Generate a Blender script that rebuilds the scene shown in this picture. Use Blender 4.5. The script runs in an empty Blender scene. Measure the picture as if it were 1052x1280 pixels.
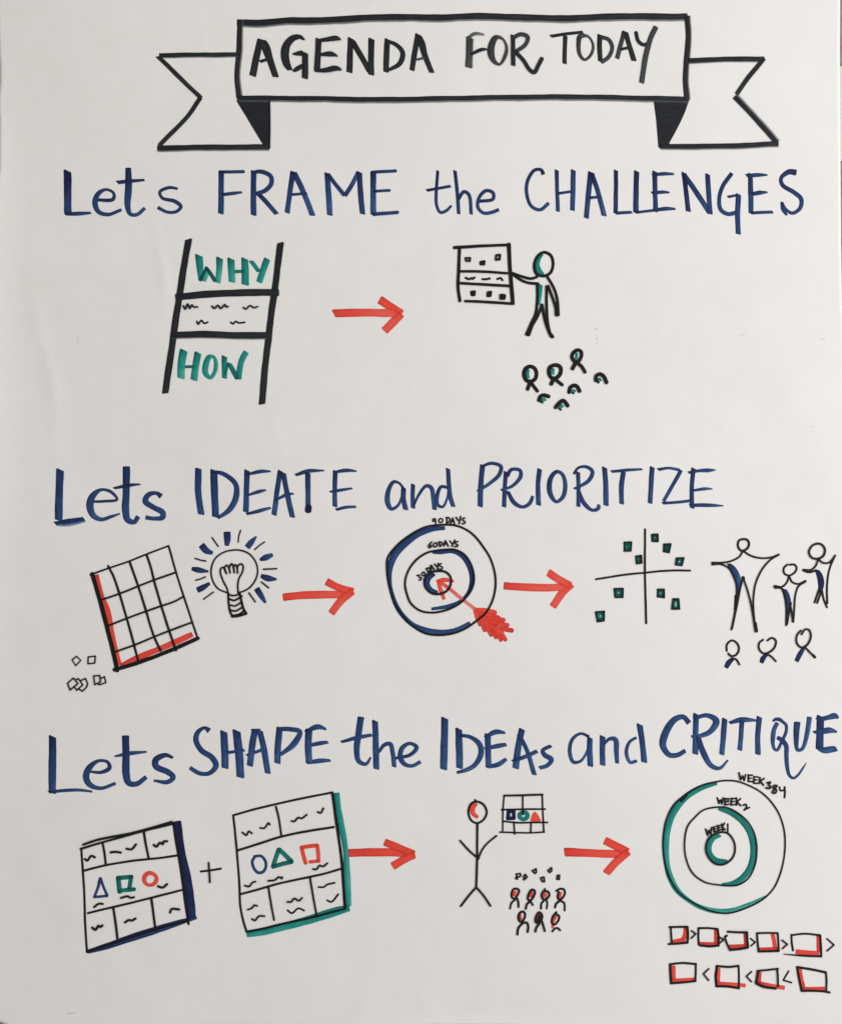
import bpy, math, random
import numpy as np
from mathutils import Vector

random.seed(7)
sc = bpy.context.scene
COL = sc.collection
S = 0.635 / 1052.0            # metres per photograph unit on the sheet: a 25 x 30 inch flip chart page
CX, CY = 526.0, 640.0
D = 1.15

# ---------------------------------------------------------------- camera, world, lamps, exposure
cam_d = bpy.data.cameras.new("camera")
cam_d.sensor_fit = 'VERTICAL'
cam_d.sensor_height = 24.0
cam_d.lens = 24.0 * D / (1280 * S)
cam_d.clip_start = 0.05
cam_d.clip_end = 50
cam = bpy.data.objects.new("camera", cam_d)
cam.location = (0, -(D + 0.0028), -0.6 * S)
cam.rotation_euler = (math.radians(90), 0, 0)
COL.objects.link(cam)
sc.camera = cam

w = bpy.data.worlds.new("World")
sc.world = w
w.use_nodes = True
bg = w.node_tree.nodes["Background"]
bg.inputs[0].default_value = (1.0, 0.974, 0.95, 1)
bg.inputs[1].default_value = 0.492

def area(name, loc, target, sx, sy, power, color):
    d = bpy.data.lights.new(name, 'AREA')
    d.shape = 'RECTANGLE'; d.size = sx; d.size_y = sy; d.energy = power; d.color = color
    o = bpy.data.objects.new(name, d)
    o.location = loc
    o.rotation_euler = (Vector(target) - Vector(loc)).to_track_quat('-Z', 'Y').to_euler()
    COL.objects.link(o)
    return o
area("window_light", (1.35, -1.05, 0.22), (0.0, 0, 0.0), 0.9, 1.3, 21.6, (0.97, 0.985, 1.0))
area("ceiling_light", (-0.4, -1.7, 2.2), (0, 0, 0), 1.2, 0.6, 6.0, (1.0, 0.95, 0.88))

sc.view_settings.view_transform = 'Standard'
sc.view_settings.look = 'None'
sc.view_settings.exposure = 0.0
sc.view_settings.gamma = 1.0
sc.render.film_transparent = False
sc.cycles.transparent_max_bounces = 32
sc.cycles.max_bounces = 8

# ---------------------------------------------------------------- the shape of the sheet
def bump1(t, w):
    return math.exp(-(t / w) ** 2)

CREASES = [  # x0,y0,x1,y1,width,height(mm)
    (196, 296, 206, 350, 7, 0.35), (206, 350, 204, 392, 7, 0.22), (48, 400, 66, 480, 9, 0.42), (66, 480, 74, 560, 11, 0.32),
    (22, 306, 56, 313, 4, -0.16), (462, 1240, 446, 1284, 10, 0.28), (530, 1250, 560, 1284, 12, 0.28),
    (455, 18, 474, -6, 5, 0.30), (731, 62, 730, 104, 1.6, 0.10), (800, 404, 930, 402, 3, -0.05), (340, 520, 352, 560, 7, 0.14),
    (40, 1060, 170, 1240, 26, 0.45), (250, 20, 258, 60, 8, 0.16), (98, 424, 103, 434, 2.4, -0.22), (560, 470, 640, 560, 30, 0.2),
    (960, 420, 1052, 640, 30, 0.4), (380, 850, 520, 880, 14, 0.12), (620, 770, 614, 860, 4, 0.06), (790, 1222, 960, 1250, 20, 0.12)]

def height(x, y):
    h = 0.9 * math.sin(x / 210 + 0.5) * math.cos(y / 330 + 0.3) + 0.5 * math.sin(x / 97 + y / 180 + 1.0)
    h += 0.48 * math.sin(x / 61 - y / 83) * math.sin(y / 140 + .7)
    for x0, y0, x1, y1, wd, a in CREASES:
        dx, dy = x1 - x0, y1 - y0
        L = math.hypot(dx, dy)
        t = ((x - x0) * dx + (y - y0) * dy) / (L * L)
        d = ((x - x0) * dy - (y - y0) * dx) / L
        if abs(d) > 4 * wd:
            continue
        if t < 0: f = bump1(t * L, L * .3 + 6)
        elif t > 1: f = bump1((t - 1) * L, L * .3 + 6)
        else: f = 1
        h += 1.1 * a * bump1(d, wd) * f
    if x < 34:
        h += 0.0018 * (34 - x) ** 2 * (0.5 + 0.5 * math.tanh((y - 150) / 60)) * (0.6 + 0.4 * math.tanh((700 - y) / 150))
    if y > 1262:
        h += 0.010 * (y - 1262) ** 1.6 * bump1(x - 600, 130)
    return h * 0.001

def P3(x, y, up=0.0):
    return ((x - CX) * S, -(0.004 + height(x, y) + up), (CY - y) * S)

# ---------------------------------------------------------------- materials
def nt(name):
    m = bpy.data.materials.new(name)
    m.use_nodes = True
    t = m.node_tree
    for n in list(t.nodes):
        t.nodes.remove(n)
    return m, t, t.nodes, t.links

def paper_material():
    m, t, N, L = nt("paper")
    out = N.new("ShaderNodeOutputMaterial")
    b = N.new("ShaderNodeBsdfPrincipled")
    b.inputs["Roughness"].default_value = 0.78
    b.inputs["Specular IOR Level"].default_value = 0.25
    tc = N.new("ShaderNodeTexCoord")
    def noise(sc_, det, rough=0.5):
        n = N.new("ShaderNodeTexNoise"); n.inputs["Scale"].default_value = sc_
        n.inputs["Detail"].default_value = det; n.inputs["Roughness"].default_value = rough
        L.new(tc.outputs["Object"], n.inputs["Vector"]); return n
    a = noise(9, 4); f = noise(900, 3, 0.7); c = noise(38, 5, .6)
    r = N.new("ShaderNodeValToRGB")
    r.color_ramp.elements[0].position = .3; r.color_ramp.elements[0].color = (0.800, 0.776, 0.757, 1)
    r.color_ramp.elements[1].position = .7; r.color_ramp.elements[1].color = (0.812, 0.797, 0.776, 1)
    L.new(a.outputs[0], r.inputs[0])
    r2 = N.new("ShaderNodeValToRGB")
    r2.color_ramp.elements[0].position = .3; r2.color_ramp.elements[0].color = (0.965, 0.972, 0.968, 1)
    r2.color_ramp.elements[1].position = .68; r2.color_ramp.elements[1].color = (1, 0.992, 0.994, 1)
    L.new(c.outputs[0], r2.inputs[0])
    r3 = N.new("ShaderNodeValToRGB")
    r3.color_ramp.elements[0].position = .3; r3.color_ramp.elements[0].color = (0.972, 0.972, 0.970, 1)
    r3.color_ramp.elements[1].position = .7; r3.color_ramp.elements[1].color = (1, 1, 1, 1)
    L.new(f.outputs[0], r3.inputs[0])
    def mul(x, y):
        mx = N.new("ShaderNodeMix"); mx.data_type = 'RGBA'; mx.blend_type = 'MULTIPLY'
        mx.inputs["Factor"].default_value = 1
        L.new(x, mx.inputs["A"]); L.new(y, mx.inputs["B"]); return mx.outputs["Result"]
    L.new(mul(mul(r.outputs[0], r2.outputs[0]), r3.outputs[0]), b.inputs["Base Color"])
    bp = N.new("ShaderNodeBump"); bp.inputs["Strength"].default_value = 0.22; bp.inputs["Distance"].default_value = 0.0004
    g = noise(420, 4, .65)
    L.new(g.outputs[0], bp.inputs["Height"]); 
    bp2 = N.new("ShaderNodeBump"); bp2.inputs["Strength"].default_value = 0.35; bp2.inputs["Distance"].default_value = 0.0012
    g2 = noise(26, 3, .5)
    L.new(g2.outputs[0], bp2.inputs["Height"]); L.new(bp.outputs[0], bp2.inputs["Normal"])
    L.new(bp2.outputs[0], b.inputs["Normal"])
    L.new(b.outputs[0], out.inputs[0])
    return m

def lin(c):
    return tuple(((v / 255) / 12.92 if v / 255 <= .04045 else ((v / 255 + .055) / 1.055) ** 2.4) for v in c) + (1,)

def ink_material(name, pale, mid, dark, tint, cover, streak=0.25):
    """marker ink: a film that partly covers and partly stains what lies under it; 'den' is how much ink lies there"""
    m, t, N, L = nt(name)
    out = N.new("ShaderNodeOutputMaterial")
    at = N.new("ShaderNodeAttribute"); at.attribute_name = "den"
    uv = N.new("ShaderNodeAttribute"); uv.attribute_name = "run"
    mp = N.new("ShaderNodeMapping"); mp.inputs["Scale"].default_value = (0.05, 0.9, 1)
    L.new(uv.outputs["Vector"], mp.inputs[0])
    n1 = N.new("ShaderNodeTexNoise"); n1.inputs["Scale"].default_value = 1.0; n1.inputs["Detail"].default_value = 3
    L.new(mp.outputs[0], n1.inputs["Vector"])
    tc = N.new("ShaderNodeTexCoord")
    n2 = N.new("ShaderNodeTexNoise"); n2.inputs["Scale"].default_value = 140; n2.inputs["Detail"].default_value = 4
    L.new(tc.outputs["Object"], n2.inputs["Vector"])
    def math_(op, a, b):
        n = N.new("ShaderNodeMath"); n.operation = op
        for i, v in enumerate((a, b)):
            if isinstance(v, (int, float)): n.inputs[i].default_value = v
            else: L.new(v, n.inputs[i])
        return n.outputs[0]
    s = math_('MULTIPLY', math_('SUBTRACT', n1.outputs[0], 0.5), 2 * streak)
    s2 = math_('MULTIPLY', math_('SUBTRACT', n2.outputs[0], 0.5), streak)
    d = math_('ADD', at.outputs["Fac"], math_('ADD', s, s2))
    ramp = N.new("ShaderNodeValToRGB")
    e = ramp.color_ramp.elements
    e[0].position = 0.25; e[0].color = lin(pale)
    e[1].position = 0.78; e[1].color = lin(dark)
    x = e.new(0.5); x.color = lin(mid)
    L.new(math_('MULTIPLY', d, 0.5), ramp.inputs[0])
    df = N.new("ShaderNodeBsdfPrincipled"); df.inputs["Roughness"].default_value = 0.6
    df.inputs["Specular IOR Level"].default_value = 0.2
    L.new(ramp.outputs[0], df.inputs["Base Color"])
    tr = N.new("ShaderNodeBsdfTransparent"); tr.inputs[0].default_value = tint
    mr = N.new("ShaderNodeMapRange"); mr.inputs["From Min"].default_value = 0.0; mr.inputs["From Max"].default_value = 0.8
    mr.inputs["To Min"].default_value = 0.0; mr.inputs["To Max"].default_value = 1.0
    L.new(d, mr.inputs[0])
    # little ink: clear film; full ink: stained film with the given cover
    tw = N.new("ShaderNodeBsdfTransparent"); tw.inputs[0].default_value = (1, 1, 1, 1)
    ms = N.new("ShaderNodeMixShader"); ms.inputs[0].default_value = cover
    L.new(tr.outputs[0], ms.inputs[1]); L.new(df.outputs[0], ms.inputs[2])
    mf = N.new("ShaderNodeMixShader"); L.new(mr.outputs[0], mf.inputs[0])
    L.new(tw.outputs[0], mf.inputs[1]); L.new(ms.outputs[0], mf.inputs[2])
    L.new(mf.outputs[0], out.inputs[0])
    return m

INK = {
    'k': ink_material("black_marker_ink", (84, 88, 90), (28, 30, 35), (18, 18, 22), (.22, .23, .25, 1), 0.96, .13),
    'p': ink_material("black_pen_ink", (52, 52, 54), (18, 17, 20), (10, 10, 12), (.2, .2, .2, 1), 0.93, .12),
    'n': ink_material("navy_marker_ink", (88, 122, 168), (36, 68, 117), (15, 22, 64), (.40, .52, .78, 1), 0.86, .50),
    't': ink_material("teal_marker_ink", (96, 190, 176), (16, 142, 132), (0, 72, 68), (.26, .74, .69, 1), 0.68, .30),
    'r': ink_material("red_marker_ink", (240, 128, 118), (246, 80, 62), (194, 36, 36), (.94, .42, .38, 1), 0.70, .26),
    'g': ink_material("grey_smudge", (190, 185, 180), (150, 146, 142), (120, 116, 112), (.8, .8, .8, 1), 0.5, .2),
}

# ---------------------------------------------------------------- strokes
class Film:
    """collects ink strokes of one piece into one mesh"""
    def __init__(s):
        s.v = []; s.f = []; s.den = []; s.run = []; s.m = []; s.mats = []
    def slot(s, c):
        if c not in s.mats: s.mats.append(c)
        return s.mats.index(c)
    def grid(s, rows, mat, closed):
        """rows: list of lists of (x, y, up, den, run, across)"""
        base = len(s.v); nc = len(rows[0]); k = s.slot(mat)
        for r in rows:
            for x, y, up, dn, ru, ac in r:
                s.v.append(P3(x, y, up)); s.den.append(dn); s.run.append((ru, ac, 0.0))
        n = len(rows)
        for i in range(n if closed else n - 1):
            j = (i + 1) % n
            for c in range(nc - 1):
                s.f.append((base + i * nc + c, base + j * nc + c, base + j * nc + c + 1, base + i * nc + c + 1)); s.m.append(k)
    def poly(s, pts, mat, up, den):
        """filled patch, split finely enough to lie on the sheet"""
        k = s.slot(mat); base = len(s.v); n = len(pts)
        cx = sum(p[0] for p in pts) / n; cy = sum(p[1] for p in pts) / n
        rings = (1.0, .92, .6, .3)
        for q in rings:
            for x, y in pts:
                a, b = cx + (x - cx) * q, cy + (y - cy) * q
                s.v.append(P3(a, b, up)); s.den.append(den * (1.12 if q == 1 else 1)); s.run.append((a, b, 0.0))
        s.v.append(P3(cx, cy, up)); s.den.append(den); s.run.append((cx, cy, 0.0))
        for r in range(len(rings) - 1):
            for i in range(n):
                j = (i + 1) % n
                s.f.append((base + r * n + i, base + r * n + j, base + (r + 1) * n + j, base + (r + 1) * n + i)); s.m.append(k)
        last = base + (len(rings) - 1) * n; c = base + len(rings) * n
        for i in range(n):
            s.f.append((last + i, last + (i + 1) % n, c)); s.m.append(k)
    def build(s, name, parent):
        me = bpy.data.meshes.new(name)
        me.from_pydata(s.v, [], s.f)
        a = me.attributes.new("den", 'FLOAT', 'POINT'); a.data.foreach_set("value", s.den)
        r = me.attributes.new("run", 'FLOAT_VECTOR', 'POINT')
        r.data.foreach_set("vector", [q for p in s.run for q in p])
        for c in s.mats: me.materials.append(INK[c])
        me.polygons.foreach_set("material_index", s.m)
        me.update()
        # every face looks at the camera side
        if sum(p.normal.y for p in me.polygons) > 0: me.flip_normals()
        o = bpy.data.objects.new(name, me); COL.objects.link(o); o.parent = parent
        return o

def catmull(P, closed, step):
    n = len(P); out = []
    segs = n if closed else n - 1
    for i in range(segs):
        g = lambda k: P[k % n] if closed else P[max(0, min(n - 1, k))]
        p0, p1, p2, p3 = np.array(g(i - 1)), np.array(g(i)), np.array(g(i + 1)), np.array(g(i + 2))
        if not closed and i == 0: p0 = 2 * p1 - p2
        if not closed and i == n - 2: p3 = 2 * p2 - p1
        d = lambda a, b: max(1e-3, math.hypot(*(a[:2] - b[:2])) ** .5)
        t0 = 0; t1 = t0 + d(p0, p1); t2 = t1 + d(p1, p2); t3 = t2 + d(p2, p3)
        m = max(2, int(math.hypot(*(p2[:2] - p1[:2])) / step) + 1)
        for k in range(m):
            t = t1 + (t2 - t1) * k / m
            a1 = (t1 - t) / (t1 - t0) * p0 + (t - t0) / (t1 - t0) * p1
            a2 = (t2 - t) / (t2 - t1) * p1 + (t - t1) / (t2 - t1) * p2
            a3 = (t3 - t) / (t3 - t2) * p2 + (t - t2) / (t3 - t2) * p3
            b1 = (t2 - t) / (t2 - t0) * a1 + (t - t0) / (t2 - t0) * a2
            b2 = (t3 - t) / (t3 - t1) * a2 + (t - t1) / (t3 - t1) * a3
            out.append((t2 - t) / (t2 - t1) * b1 + (t - t1) / (t2 - t1) * b2)
    if not closed: out.append(np.array(P[-1]))
    return out

LAYER = [0]
def stroke(film, mat, pts, closed=False, smooth=True, rnd=False, sa=0.0, sb=0.0, g=None, feather=0.0, den=1.0, plain=False):
    """pts: (x, y, width) on the sheet"""
    LAYER[0] += 1
    up0 = 0.00010 + 0.000035 * (LAYER[0] % 15)
    if mat in 'rtn': up0 = 0.00008 + 0.00003 * (LAYER[0] % 6)
    elif mat == 'p': up0 += 0.00014
    pts = [tuple(map(float, p)) for p in pts]
    if mat == 'n': den *= 1.16 if pts[0][1] < 300 else .97 if pts[0][1] > 870 and pts[0][0] > 240 and pts[0][1] < 1000 else 1.05
    if not smooth and len(pts) > 2:
        # sharp corners: separate pulls of the pen
        q = pts + [pts[0]] if closed else pts
        for a, b in zip(q[:-1], q[1:]):
            stroke(film, mat, [a, b], False, True, True, 0, 0, g, feather, den)
        return
    wmax = max(p[2] for p in pts)
    C = catmull(pts, closed, 1.6 if wmax > 2.2 else 1.1)
    n = len(C)
    X = np.array(C); X[:, 2] *= 1.23 if mat == 'p' else 1.0 if mat in 'gk' else 1.06
    xy = X[:, :2]; W = np.maximum(.25, X[:, 2])
    if closed:
        T = np.roll(xy, -1, 0) - np.roll(xy, 1, 0)
    else:
        T = np.gradient(xy, axis=0)
    T = T / np.maximum(1e-6, np.hypot(T[:, 0], T[:, 1]))[:, None]
    seg = np.hypot(*np.diff(xy, axis=0).T)
    s = np.concatenate([[0], np.cumsum(seg)]); L = s[-1]
    # the hand is never quite steady
    ph = random.random() * 50
    if not closed:
        wob = 0.16 * np.sin(s / 11.3 + ph) + 0.06 * np.sin(s / 4.1 + ph * 2)
        Nn = np.stack([-T[:, 1], T[:, 0]], 1)
        xy = xy + Nn * wob[:, None] * min(1, wmax / 4)
    W = W * (1 + 0.03 * np.sin(s / 8.7 + ph * 3) + 0.012 * np.sin(s / 3.1 + ph))
    rows_xy = list(zip(xy, T, W, s, [1.0] * n))
    if not closed:
        k = 0.9 if rnd else 0.22
        m = 5 if rnd else 2
        pre, post = [], []
        for i in range(1, m + 1):
            t = i / m * (0.97 if rnd else .8)
            ext = k * t
            f = math.sqrt(1 - t * t)
            pre.append((xy[0] - T[0] * ext * W[0] / 2, T[0], W[0] * f, -ext, f))
            post.append((xy[-1] + T[-1] * ext * W[-1] / 2, T[-1], W[-1] * f, L + ext, f))
        rows_xy = pre[::-1] + rows_xy + post
    cols = [(-1, 1.16), (-.86, 1.08), (-.45, .97), (0, .94), (.45, .97), (.86, 1.08), (1, 1.16)]
    if mat == 'p' or wmax < 2.2:
        cols = [(-1, 1.05), (0, 1.0), (1, 1.05)]
    if mat == 'r': cols = [(-1, 1.62), (-.86, 1.06), (-.45, .95), (0, .90), (.45, .95), (.86, 1.06), (1, 1.62)]
    if feather: feather *= 2.4
    if feather > 0: cols = cols + [(1.001, .62), (1.0 + feather * .6, .46), (1.0 + feather, .05)]
    if feather < 0: cols = [(-1.0 + feather, .05), (-1.0 + feather * .6, .46), (-1.001, .62)] + cols
    lat = {'t': .30, 'n': .17, 'r': .07, 'k': .06}.get(mat, 0) * (0 if wmax < 2.2 else 1)
    nib = (math.cos(math.radians(33)), math.sin(math.radians(33)))
    def shear(t, wd):
        if rnd or closed or mat in 'pg' or L > 75: return 0.0
        tu = t[0] * nib[0] + t[1] * nib[1]; nu = -t[1] * nib[0] + t[0] * nib[1]
        if abs(nu) < .2: nu = .2 if nu >= 0 else -.2
        return max(-.55, min(.55, .5 * tu / nu)) * wd
    if mat in 'nkt' and not plain:
        if sa == 0: sa = .48 * shear(T[0], W[0])
        if sb == 0: sb = .28 * shear(T[-1], W[-1])
    if g is None:
        g = {'n': (1.36, 1.0), 't': (1.25, .92), 'r': (1.2, .92), 'k': (1.1, 1.0), 'p': (1.0, 1.0), 'g': (.6, .6)}[mat]
    run0 = random.random() * 200
    rows = []
    for c, t, wd, ss, f in rows_xy:
        q = max(0, min(1, ss / max(L, 1e-3)))
        dn = (g[0] + (g[1] - g[0]) * min(1, (q * 1.25) ** .6)) * den
        if not closed and mat in 'nrt':      # ink pools where the pen stops
            dn += .14 * math.exp(-max(0, L - ss) / 2.2) + .10 * math.exp(-max(0, ss) / 2.0)
        nx, ny = -t[1], t[0]
        sh0 = sa * max(0, 1 - max(0, ss) / max(3, 2.5 * abs(sa))) if not closed else 0
        sh1 = sb * max(0, 1 - max(0, L - ss) / max(3, 2.5 * abs(sb))) if not closed else 0
        r = []
        for v, dv in cols:
            o = v * wd / 2; sh = (sh0 + sh1) * v
            r.append((c[0] + nx * o + t[0] * sh, c[1] + ny * o + t[1] * sh, up0 + 0.00003 * q, dn * dv + lat * max(-1, min(1, v)) * (ny * -.35 + nx * -.95), run0 + ss, run0 + v * wd / 2))
        rows.append(r)
    if closed:
        film.grid(rows, mat, True)
    else:
        film.grid(rows, mat, False)

# ---------------------------------------------------------------- the sheet and what is behind it
def tag(o, label=None, cat=None, kind=None, group=None):
    if label: o["label"] = label
    if cat: o["category"] = cat
    if kind: o["kind"] = kind
    if group: o["group"] = group
    return o

def wall():
    m, t, N, L = nt("taupe_wall_paint")
    out = N.new("ShaderNodeOutputMaterial"); b = N.new("ShaderNodeBsdfPrincipled")
    b.inputs["Roughness"].default_value = .85
    tc = N.new("ShaderNodeTexCoord"); n = N.new("ShaderNodeTexNoise"); n.inputs["Scale"].default_value = 90; n.inputs["Detail"].default_value = 6
    L.new(tc.outputs["Object"], n.inputs["Vector"])
    r = N.new("ShaderNodeValToRGB")
    r.color_ramp.elements[0].position = .3; r.color_ramp.elements[0].color = (.20, .175, .15, 1)
    r.color_ramp.elements[1].position = .7; r.color_ramp.elements[1].color = (.34, .305, .265, 1)
    L.new(n.outputs[0], r.inputs[0]); L.new(r.outputs[0], b.inputs["Base Color"])
    bp = N.new("ShaderNodeBump"); bp.inputs["Strength"].default_value = .4; bp.inputs["Distance"].default_value = .001
    L.new(n.outputs[0], bp.inputs["Height"]); L.new(bp.outputs[0], b.inputs["Normal"])
    L.new(b.outputs[0], out.inputs[0])
    me = bpy.data.meshes.new("wall")
    a = 3.0
    me.from_pydata([(-a, 0, -a), (a, 0, -a), (a, 0, a), (-a, 0, a), (-a, .1, -a), (a, .1, -a), (a, .1, a), (-a, .1, a)], [],
                   [(0, 1, 2, 3), (5, 4, 7, 6), (4, 0, 3, 7), (1, 5, 6, 2), (3, 2, 6, 7), (4, 5, 1, 0)])
    me.materials.append(m)
    o = bpy.data.objects.new("wall", me); COL.objects.link(o)
    tag(o, kind="structure")
wall()
PAPER = paper_material()

def interp(tab, v):
    for (a, b), (c, d) in zip(tab[:-1], tab[1:]):
        if v <= c: return b + (d - b) * max(0, v - a) / (c - a)
    return tab[-1][1]
LEFT = [(-14, -3), (30, -1.5), (72, .2), (82, 1.3), (108, 1.4), (122, -.6), (140, -.6), (150, .7), (212, .9), (235, -2), (600, -8), (1200, -5), (1266, -4), (1282, -4)]
RIGHT = [(-14, 1049.6), (0, 1049.4), (80, 1048.9), (205, 1049.2), (300, 1049.7), (345, 1050.4), (382, 1051.0), (398, 1052.8), (600, 1056), (1282, 1066)]
def bottom(x):
    return 1283.2 - max(0, (16 - x) * .40) - 2.2 * bump1(x - 590, 90)

def sheet_mesh():
    nx, ny = 264, 324
    xs = np.linspace(0, 1, nx + 1); ys = np.linspace(0, 1, ny + 1)
    V = []; F = []
    for j in ys:
        for i in xs:
            y = -14 + j * 1297
            x = interp(LEFT, y) * (1 - i) + interp(RIGHT, y) * i
            y = -14 + j * (bottom(x) + 14)
            V.append(P3(x, y))
    W = nx + 1
    for j in range(ny):
        for i in range(nx):
            F.append((j * W + i, (j + 1) * W + i, (j + 1) * W + i + 1, j * W + i + 1))
    # back face and edges: paper thickness 0.12 mm
    n0 = len(V)
    V += [(x, y + 0.00012, z) for x, y, z in V]
    F += [tuple(reversed([a + n0 for a in f])) for f in F]
    rim = [i for i in range(nx + 1)] + [(j * W + nx) for j in range(1, ny + 1)] + [ny * W + i for i in range(nx - 1, -1, -1)] + [j * W for j in range(ny - 1, 0, -1)]
    for a, b in zip(rim, rim[1:] + rim[:1]):
        F.append((a, b, b + n0, a + n0))
    me = bpy.data.meshes.new("paper")
    me.from_pydata(V, [], F)
    me.materials.append(PAPER)
    me.polygons.foreach_set("use_smooth", [True] * len(me.polygons))
    me.update()
    return me

sheet = bpy.data.objects.new("flip_chart_sheet", None)
COL.objects.link(sheet); sheet.empty_display_size = .05
tag(sheet, "white flip chart page covered with a hand drawn marker agenda, hung on the wall", "flip chart")
paper = bpy.data.objects.new("paper", sheet_mesh()); COL.objects.link(paper); paper.parent = sheet

def pale_strip():
    m, t, N, L = nt("pale_card")
    out = N.new("ShaderNodeOutputMaterial"); b = N.new("ShaderNodeBsdfPrincipled")
    tc = N.new("ShaderNodeTexCoord"); n = N.new("ShaderNodeTexNoise"); n.inputs["Scale"].default_value = 60
    L.new(tc.outputs["Object"], n.inputs["Vector"])
    r = N.new("ShaderNodeValToRGB"); r.color_ramp.elements[0].color = (.60, .55, .53, 1); r.color_ramp.elements[1].color = (.74, .69, .66, 1)
    L.new(n.outputs[0], r.inputs[0]); L.new(r.outputs[0], b.inputs["Base Color"]); b.inputs["Roughness"].default_value = .7
    L.new(b.outputs[0], out.inputs[0])
    x0, x1, y0, y1 = (960 - CX) * S, (1105 - CX) * S, (CY - 203.5) * S, (CY - 84) * S
    V = []; F = []
    for yy in (-.0006, -.0022):
        V += [(x0, yy, y0), (x1, yy, y0 + .002), (x1 + .001, yy, y1 + .001), (x0, yy, y1)]
    F = [(4, 5, 6, 7), (3, 2, 1, 0), (0, 1, 5, 4), (1, 2, 6, 5), (2, 3, 7, 6), (3, 0, 4, 7)]
    me = bpy.data.meshes.new("paper_strip"); me.from_pydata(V, [], F); me.materials.append(m)
    o = bpy.data.objects.new("paper_strip", me); COL.objects.link(o)
    tag(o, "pale strip peeking out behind the upper right edge of the flip chart page", "paper strip")
pale_strip()

# ---------------------------------------------------------------- reading the drawing table
def run(table):
    part = None; film = None; sub = None; ox = oy = 0.0; k = 1.0
    def flush():
        nonlocal film
        if film and film.v: film.build(sub, part)
        film = None
    for line in table.splitlines():
        line = line.strip()
        if not line: continue
        if line[0] == '@':
            a = line[1:].split(); ox, oy, k = map(float, a)
        elif line[0] == '#':
            flush()
            nm, lab = [q.strip() for q in line[1:].split('|')]
            part = bpy.data.objects.new(nm, None); COL.objects.link(part); part.parent = sheet; part.empty_display_size = .02
            part["label"] = lab
        elif line[0] == '-':
            flush(); sub = line[1:].strip(); film = Film()
        else:
            for item in line.split(';'):
                tok = item.split()
                if not tok: continue
                mat = tok[0]; wd = float(tok[1]); fl = []; pts = []
                for q in tok[2:]:
                    if ',' in q:
                        a = [float(z) for z in q.split(',')]
                        pts.append((ox + a[0] / k, oy + a[1] / k, (a[2] if len(a) > 2 else wd) / k))
                    else: fl.append(q)
                kw = dict(rnd=(mat == 'p'))
                filled = False
                for f in fl:
                    if f == 'o': kw['closed'] = True
                    elif f == 'x': kw['smooth'] = False
                    elif f == 'R': kw['rnd'] = True
                    elif f == 'P': filled = True
                    elif f == 'z': kw['plain'] = True
                    elif f[0] == 'a': kw['sa'] = float(f[1:]) / k
                    elif f[0] == 'b': kw['sb'] = float(f[1:]) / k
                    elif f[0] == 'f': kw['feather'] = float(f[1:])
                    elif f[0] == 'g': kw['g'] = tuple(float(z) for z in f[1:].split('/'))
                    elif f[0] == 'd': kw['den'] = float(f[1:])
                if filled:
                    LAYER[0] += 1
                    pp = [p[:2] for p in pts]
                    if wd > 0: pp = [tuple(q[:2]) for q in catmull([p for p in pts], True, 1.5)]
                    film.poly(pp, mat, 0.00008 + 0.00003 * (LAYER[0] % 6), kw.get('den', 1.0))
                else:
                    stroke(film, mat, pts, **kw)
    flush()

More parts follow.
